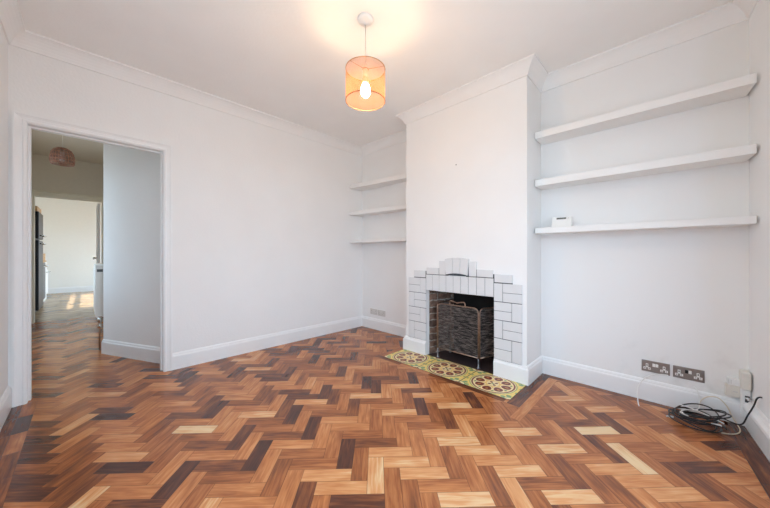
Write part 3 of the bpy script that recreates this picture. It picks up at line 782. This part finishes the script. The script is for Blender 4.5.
# fire screen: three mesh panels in copper wire frames
fs = thing('fire_screen', 'folding copper framed wire mesh fire screen standing in the fireplace', 'fire screen', (-1.52, 2.58, .004))
def screen_panel(name, p0, p1, z0, z1, feet, fs):
    p0, p1 = Vector(p0), Vector(p1); d = p1-p0; wd = d.length; d.normalize()
    P = lambda s, z: (p0.x+d.x*s, p0.y+d.y*s, z)
    r = .045
    out = [P(0, z0), P(0, z1-r)]
    for k in range(1, 7):
        a = PI-(PI/2)*k/6; out.append(P(r+r*math.cos(a), z1-r+r*math.sin(a)))
    for k in range(0, 7):
        a = PI/2-(PI/2)*k/6; out.append(P(wd-r+r*math.cos(a), z1-r+r*math.sin(a)))
    out.append(P(wd, z0))
    m = MB(); m.tube(out, .0055, 8); m.tube([P(0, z0+.003), P(wd, z0+.003)], .0055, 8)
    frm = m.build(name, M['copper'], fs)
    m = MB(); st = .0115
    n_ = int(wd/st)
    def top(s):
        q = min(s, wd-s)
        return z1 if q >= r else z1-r+math.sqrt(max(0, r*r-(r-q)**2))
    for k in range(1, n_):
        s = wd*k/n_; m.tube([P(s, z0), P(s, top(s))], .0017, 4, caps=False)
    nz_ = int((z1-z0)/st)
    for k in range(1, nz_):
        z = z0+(z1-z0)*k/nz_
        ins = 0.0
        if z > z1-r: ins = r-math.sqrt(max(0, r*r-(z-(z1-r))**2))
        m.tube([P(ins, z), P(wd-ins, z)], .0017, 4, caps=False)
    m.build('wire_mesh', M['mesh_wire'], frm)
    for s in feet:
        m = MB(); q = P(s, 0); m.tube([(q[0], q[1], .02), (q[0], q[1], z0)], .0055, 8)
        m.lathe([(0, .004), (.016, .004), (.017, .010), (.010, .018), (.008, .03), (.008, .045), (0, .046)], (q[0], q[1], 0), 14)
        m.build('foot', M['foot_metal'], fs)
    return frm
sy = 2.578
screen_panel('front_panel', (-1.752, sy), (-1.300, sy), .098, .566, (0, .452), fs)
screen_panel('side_panel', (-1.288, sy+.006), (-1.205, 2.80), .098, .566, (.23,), fs)
screen_panel('side_panel', (-1.764, sy+.006), (-1.735, 2.80), .098, .566, (.21,), fs)
hpts = [(-1.612, sy, .562), (-1.612, sy, .590), (-1.602, sy, .606), (-1.585, sy, .606), (-1.55, sy, .600), (-1.525, sy, .594), (-1.50, sy, .600), (-1.465, sy, .606), (-1.448, sy, .606), (-1.438, sy, .590), (-1.438, sy, .562)]
m = MB(); m.tube(catmull(hpts, 4), .0052, 8); m.build('handle', M['copper'], fs)

# ------------------------------------------------------------------ floating shelves
def shelf(pts, z0, z1, label, group):
    m = MB(); m.prism(pts, z0, z1, .002, 1); return tag(m.build('floating_shelf', M['shelf']), label, 'shelf', group)
gR, gL = 'floating shelves in the right alcove', 'floating shelves in the left alcove'
for (z0, z1), lab in zip(((2.072, 2.128), (1.662, 1.717), (1.256, 1.303)),
        ('highest of the three long white shelves in the right alcove', 'middle one of the three long white shelves in the right alcove', 'lowest long white shelf in the right alcove with a thermostat on it')):
    yf_ = B-.20
    shelf([(XR+.012, yf_), (RX(yf_)-.014, yf_), (RX(B)-.012, B-.001), (XR+.010, B-.001)], z0, z1, lab, gR)
for (z0, z1), lab in zip(((2.022, 2.078), (1.640, 1.690), (1.243, 1.286)),
        ('highest of the three short white shelves in the narrow left alcove', 'middle one of the three short white shelves in the narrow left alcove', 'lowest of the three short white shelves in the narrow left alcove')):
    shelf([(A+.003, 2.662), (XL-.003, 2.79), (XL-.003, B-.001), (A+.003, B-.001)], z0, z1, lab, gL)

# thermostat
th = thing('thermostat', 'small white thermostat with a dark display on the lowest right shelf', 'thermostat', (-.668, B-.1, 1.3035))
m = MB(); m.extrude([(-.741, B-.115, 1.3035), (-.741, B-.07, 1.3035), (-.741, B-.07, 1.395), (-.741, B-.095, 1.395)], (.146, 0, 0), .004, 2); m.build('case', M['plastic'], th)
m = MB(); m.extrude([(-.705, B-.1005, 1.362), (-.705, B-.0995, 1.362), (-.705, B-.0965, 1.388), (-.705, B-.0985, 1.388)], (.072, 0, 0)); m.build('display', M['display'], th)
m = MB(); m.lathe([(0, -.003), (.004, -.003), (.005, 0)], (-.618, B-.0995, 1.380), 12, 'Y'); m.build('button', M['plastic_grey'], th)
m = MB(); m.box(-.743, -.600, B-.1165, B-.1115, 1.304, 1.309); m.build('base_seam', M['plastic_grey'], th)

# ------------------------------------------------------------------ sockets
def socket(x0, z0, w, h, plate, insert, rocker_dark, label, group):
    s = thing('wall_socket', label, 'socket', (x0+w/2, B, z0+h/2), group)
    y = B-.001
    m = MB(); m.extrude([(x0, y, z0), (x0+w, y, z0), (x0+w, y, z0+h), (x0, y, z0+h)], (0, -.007, 0), .002, 2); m.build('plate', plate, s)
    yf_ = y-.007
    for cx in (x0+w*.2, x0+w*.8):
        m = MB(); cz = z0+h*.42
        m.box(cx-.007, cx+.007, yf_-.002, yf_+.001, cz+.003, cz+.024, .001); m.box(cx-.020, cx-.005, yf_-.002, yf_+.001, cz-.018, cz-.002, .001); m.box(cx+.005, cx+.020, yf_-.002, yf_+.001, cz-.018, cz-.002, .001)
        m.box(cx-.007, cx+.007, yf_-.002, yf_+.001, cz-.004, cz+.006, .001)
        oo = m.build('outlet', insert, s)
        m = MB(); m.box(cx-.0025, cx+.0025, yf_-.0026, yf_-.0018, cz+.008, cz+.018); m.box(cx-.015, cx-.009, yf_-.0026, yf_-.0018, cz-.012, cz-.008); m.box(cx+.009, cx+.015, yf_-.0026, yf_-.0018, cz-.012, cz-.008); m.build('pin_hole', M['slot'], oo)
    for k, cx in enumerate((x0+w*.445, x0+w*.555)):
        m = MB(); cz = z0+h*.66; m.extrude([(cx-.008, yf_, cz-.011), (cx-.008, yf_-.004, cz-.011), (cx-.008, yf_-.0015, cz+.011), (cx-.008, yf_, cz+.011)], (.015, 0, 0), .0008, 1)
        m.build('rocker_switch', rocker_dark if k == 0 else insert, s)
    return s
gS, gW = 'brushed metal sockets', 'white sockets in the left alcove'
socket(-.163, .213, .152, .082, M['steel'], M['plastic'], M['plastic'], 'brushed metal double socket furthest from the corner, white cable passing below it', gS)
socket(.004, .213, .152, .082, M['steel'], M['plastic'], M['slot'], 'brushed metal double socket nearest the telephone box in the corner', gS)
socket(-3.147, .207, .148, .082, M['plastic_grey'], M['plastic_grey'], M['plastic_grey'], 'white double socket low in the left alcove, the one by the long left wall', gW)
socket(-2.990, .207, .148, .082, M['plastic_grey'], M['plastic_grey'], M['plastic_grey'], 'white double socket low in the left alcove, the one nearer the chimney breast', gW)

# telephone and aerial boxes in the corner
tp = thing('telephone_socket', 'aged white telephone socket with a plugged adaptor low in the right alcove', 'telephone socket', (.28, B, .2))
m = MB(); m.extrude([(.243, B-.001, .172), (.322, B-.001, .172), (.322, B-.001, .247), (.243, B-.001, .247)], (0, -.036, 0), .005, 2); m.build('box', M['plastic_old'], tp)
m = MB(); m.extrude([(.252, B-.001, .2475), (.312, B-.001, .2475), (.312, B-.001, .288), (.252, B-.001, .288)], (0, -.040, 0), .004, 2); m.build('adaptor', M['plastic'], tp)
m = MB()
for k in range(3): m.box(.256+k*.006, .258+k*.006, B-.0415, B-.0405, .256, .280)
m.build('grip_rib', M['plastic_grey'], tp)
m = MB(); m.box(.275, .295, B-.0376, B-.0365, .205, .212); m.build('slot', M['plastic_grey'], tp)
jb = tag(MB().extrude([(.303, B-.001, .246), (.3445, B-.001, .246), (.3445, B-.001, .352), (.303, B-.001, .352)], (0, -.085, 0), .007, 3).build('junction_box', M['plastic_old']), 'square aged white junction box in the corner above the aerial outlet', 'junction box')
ao = thing('aerial_outlet', 'narrow white aerial outlet with a metal socket in the room corner', 'aerial outlet', (.33, B, .19))
m = MB(); m.extrude([(.305, B-.02, .06), (.344, B-.02, .06), (.344, B-.02, .240), (.305, B-.02, .240)], (0, -.040, 0), .005, 2); m.build('trunking', M['plastic'], ao)
m = MB(); m.box(.321, .341, B-.0615, B-.0605, .165, .205); fz = m.build('faceplate', M['dark_grey'], ao)
m = MB(); m.lathe([(0, -.020), (.008, -.020), (.009, -.004), (.011, 0)], (.331, B-.0615, .19), 14, 'Y'); m.build('connector', M['chrome'], ao)

# ------------------------------------------------------------------ cables
def cable(name, pts, r, mat, label, cat, k=10):
    m = MB(); m.tube(catmull(pts, k), r, 8); return tag(m.build(name, mat), label, cat)
rng = random.Random(12)
pts = []
loops, per = 9, 16
LP = [(rng.uniform(-.03, .03), rng.uniform(-.03, .03), rng.uniform(.080, .132), rng.uniform(.080, .118), rng.uniform(0, 2*PI), rng.uniform(.2, 1)) for _ in range(loops+1)]
LP[1] = (-.045, -.02, .13, .13, 3.9, .2)
cx, cyy = .128, 2.722
for k in range(loops*per):
    a = 2*PI*k/per+0.2; i = k//per; f_ = k/per-i
    q = [LP[i][n]*(1-f_)+LP[i+1][n]*f_ for n in range(6)]
    z = .006+.0045*(k/per)+.040*q[5]*(1+math.sin(a-q[4]))*min(1, k/per/2)
    pts.append((cx+q[0]+q[2]*math.cos(a), cyy+q[1]+q[3]*math.sin(a), z))
pts = [(min(p[0], .305), min(p[1], 2.868), p[2]) for p in pts]
lastp = [(.290, 2.735, .060), (.318, 2.728, .13), (.338, 2.71, .20), (.346, 2.695, .245), (.354, 2.682, .263), (RX(2.68)-.001, 2.68, .266)]
cable('black_cable', pts+lastp, .0038, M['black_cable'], 'coiled black cable on the floor in the corner, one end rising to the wall', 'cable', 5)
cable('white_cable', [(-.168, 2.74, .005), (-.176, 2.79, .012), (-.183, 2.85, .055), (-.178, 2.872, .10), (-.145, 2.880, .165), (-.10, 2.885, .200), (-.06, 2.893, .214), (-.02, 2.900, .217)], .0030, M['white_cable'], 'white cable curving from below the first metal socket down to the floor', 'cable')
cable('white_cable', [(.105, 2.897, .175), (.118, 2.884, .165), (.128, 2.875, .13), (.130, 2.865, .09), (.126, 2.82, .066), (.10, 2.77, .064), (.05, 2.72, .064), (.03, 2.70, .03)], .0030, M['white_cable'], 'short white cable dropping from the skirting top into the black coil', 'cable')
cable('aerial_cable', [(.128, 2.862, .078), (.145, 2.872, .115), (.178, 2.880, .140), (.215, 2.882, .142), (.250, 2.874, .105), (.272, 2.85, .05), (.295, 2.80, .012), (.285, 2.74, .006), (.25, 2.69, .006), (.21, 2.665, .008)], .0030, principled('cream_cable', (0.70, 0.62, 0.48), 0.4), 'cream cable arching along the skirting and round behind the black coil', 'cable')
cable('white_cable', [(.03, 2.80, .066), (.09, 2.76, .074), (.16, 2.70, .078), (.22, 2.655, .070)], .0034, M['white_cable'], 'white cable lying across the top of the black coil', 'cable')
def plug(c, ang, ln, label):
    p = thing('cable_plug', label, 'plug', (c[0], c[1], 0))
    dx, dy = math.cos(ang), math.sin(ang); nx_, ny_ = -dy, dx; w_ = .006
    m = MB(); m.prism([(c[0]-dx*ln/2-nx_*w_, c[1]-dy*ln/2-ny_*w_), (c[0]+dx*ln/2-nx_*w_, c[1]+dy*ln/2-ny_*w_), (c[0]+dx*ln/2+nx_*w_, c[1]+dy*ln/2+ny_*w_), (c[0]-dx*ln/2+nx_*w_, c[1]-dy*ln/2+ny_*w_)], c[2], c[2]+.010, .002, 2); m.build('plug_body', M['plastic'], p)
    e = (c[0]-dx*ln/2, c[1]-dy*ln/2); m = MB(); m.tube([(e[0], e[1], c[2]+.0065), (e[0]-dx*.014, e[1]-dy*.014, c[2]+.0065)], .0045, 8); m.build('tip', M['plastic_grey'], p)
plug((-.005, 2.70, .002), .55, .024, 'small white plug lying on the floor outside the coil, furthest from the corner')
plug((.052, 2.665, .058), 2.2, .034, 'white plug resting on the near edge of the black coil')
plug((.195, 2.632, .056), .2, .028, 'white plug at the corner end of the black coil')

# nail in the chimney breast
m = MB(); m.lathe([(0, -.016), (.005, -.016), (.005, -.013), (.0022, -.013), (.0022, .0), (0, 0)], (-1.514, C+.006, 1.956), 10, 'Y')
tag(m.build('nail', M['nail']), 'small dark nail sticking out of the chimney breast', 'nail')

# ------------------------------------------------------------------ pendant lamp
LX, LY = -1.469, 1.311
pl = thing('pendant_lamp', 'lit pendant lamp with a gold gauze drum shade hanging from the ceiling', 'lamp', (LX, LY, CEIL))
lc = (LX, LY, 0)
m = MB(); m.lathe([(0, CEIL), (.052, CEIL), (.054, CEIL-.008), (.050, CEIL-.018), (.034, CEIL-.026), (.016, CEIL-.034), (.008, CEIL-.042), (0, CEIL-.042)], lc, 32); m.build('ceiling_rose', M['plastic'], pl)
m = MB(); m.tube([(LX, LY, CEIL-.04), (LX, LY, 2.345)], .0032, 8); m.build('cord', M['plastic_old'], pl)
m = MB(); m.lathe([(.003, 2.36), (.010, 2.352), (.014, 2.335), (.018, 2.33), (.019, 2.275), (.017, 2.262), (.0, 2.262)], lc, 24); m.build('lamp_holder', M['plastic'], pl)
SR, SZ0, SZ1 = .131, 2.105, 2.318
m = MB(); m.lathe([(SR, SZ0), (SR, (SZ0+SZ1)/2), (SR, SZ1)], lc, 64); shd = m.build('shade', M['gauze'], pl, fix=False)
for z in (SZ0, SZ1):
    m = MB(); m.tube([(LX+SR*math.cos(2*PI*k/64), LY+SR*math.sin(2*PI*k/64), z) for k in range(64)], .0026, 6, closed=True); m.build('rim', M['rim'], shd)
m = MB()
for k in range(3):
    a = 2*PI*k/3+.5; m.tube([(LX+.018*math.cos(a), LY+.018*math.sin(a), 2.318), (LX+SR*math.cos(a), LY+SR*math.sin(a), 2.318)], .0016, 6)
m.tube([(LX+.0195*math.cos(2*PI*k/24), LY+.0195*math.sin(2*PI*k/24), 2.318) for k in range(24)], .002, 6, closed=True)
m.build('spider', M['rim'], shd)
m = MB(); m.lathe([(.0, 2.263), (.0125, 2.263), (.0145, 2.250), (.022, 2.232), (.0225, 2.217), (0, 2.217)], lc, 28); m.build('bulb_collar', M['plastic'], pl)
m = MB(); m.lathe([(0, 2.217), (.020, 2.217), (.027, 2.203), (.031, 2.186), (.032, 2.168), (.028, 2.150), (.019, 2.138), (.009, 2.132), (0, 2.131)], lc, 28); m.build('bulb', M['bulb'], pl)

# ------------------------------------------------------------------ light: sky, sun, windows
w = bpy.data.worlds.new('World'); sc.world = w; w.use_nodes = True
nt = w.node_tree; bg = nt.nodes['Background']
tcw = nt.nodes.new('ShaderNodeTexCoord'); sp = nt.nodes.new('ShaderNodeSeparateXYZ'); lk(nt, tcw.outputs['Generated'], sp.inputs[0])
rpw = nt.nodes.new('ShaderNodeValToRGB'); mrw = nt.nodes.new('ShaderNodeMapRange'); mrw.inputs[1].default_value = -1; mrw.inputs[2].default_value = 1
lk(nt, sp.outputs[2], mrw.inputs[0]); lk(nt, mrw.outputs[0], rpw.inputs['Fac'])
rpw.color_ramp.elements[0].position = 0.47; rpw.color_ramp.elements[0].color = (0.36, 0.41, 0.45, 1)
rpw.color_ramp.elements[1].position = 0.53; rpw.color_ramp.elements[1].color = (0.60, 0.80, 1.0, 1)
lk(nt, rpw.outputs['Color'], bg.inputs['Color']); bg.inputs['Strength'].default_value = 9.0

def portal(x0, x1, z0, z1, y, sgn, name):
    l = bpy.data.lights.new(name, 'AREA'); l.shape = 'RECTANGLE'; l.size = x1-x0; l.size_y = z1-z0; l.cycles.is_portal = True
    o = bpy.data.objects.new(name, l); o.location = ((x0+x1)/2, y, (z0+z1)/2); o.rotation_euler = (PI/2*sgn, 0, 0); COL.objects.link(o)
portal(WX0, WX1, WZ0, WZ1, FY-.21, 1, 'window_portal')       # faces +y
pl4 = bpy.data.lights.new('side_portal', 'AREA'); pl4.shape = 'RECTANGLE'; pl4.size = RL; pl4.size_y = RZ1-RZ0; pl4.cycles.is_portal = True
po4 = bpy.data.objects.new('side_portal', pl4); po4.location = ((RX(RY0)+RX(RY1))/2+.16, (RY0+RY1)/2, (RZ0+RZ1)/2); po4.rotation_euler = (PI/2, 0, PI/2+.09); COL.objects.link(po4)
portal(HW0, HW1, HWZ0, HWZ1, -.91, 1, 'hall_portal')
portal(KW0, KW1, KWZ0, KWZ1, KY1+.14, -1, 'kitchen_portal')  # faces -y
s = bpy.data.lights.new('sun', 'SUN'); s.energy = 14; s.angle = math.radians(0.6); s.color = (1, 0.92, 0.78)
so = bpy.data.objects.new('sun', s); so.rotation_euler = (-math.radians(44), 0, 0); so.location = (-9, 6, 6); COL.objects.link(so)

# ------------------------------------------------------------------ camera
cam = bpy.data.cameras.new('camera'); cam.sensor_width = 36; cam.lens = 36*F_PX/770; cam.clip_start = 0.02; cam.clip_end = 60
co = bpy.data.objects.new('camera', cam); co.location = (0, 0, H); co.rotation_euler = (PI/2, 0, PSI); COL.objects.link(co)
sc.camera = co
sc.view_settings.view_transform = 'Standard'; sc.view_settings.look = 'None'; sc.view_settings.exposure = -0.20; sc.view_settings.gamma = 1.0; sc.view_settings.use_curve_mapping = False
sc.cycles.max_bounces = 14; sc.cycles.diffuse_bounces = 10; sc.cycles.transparent_max_bounces = 16
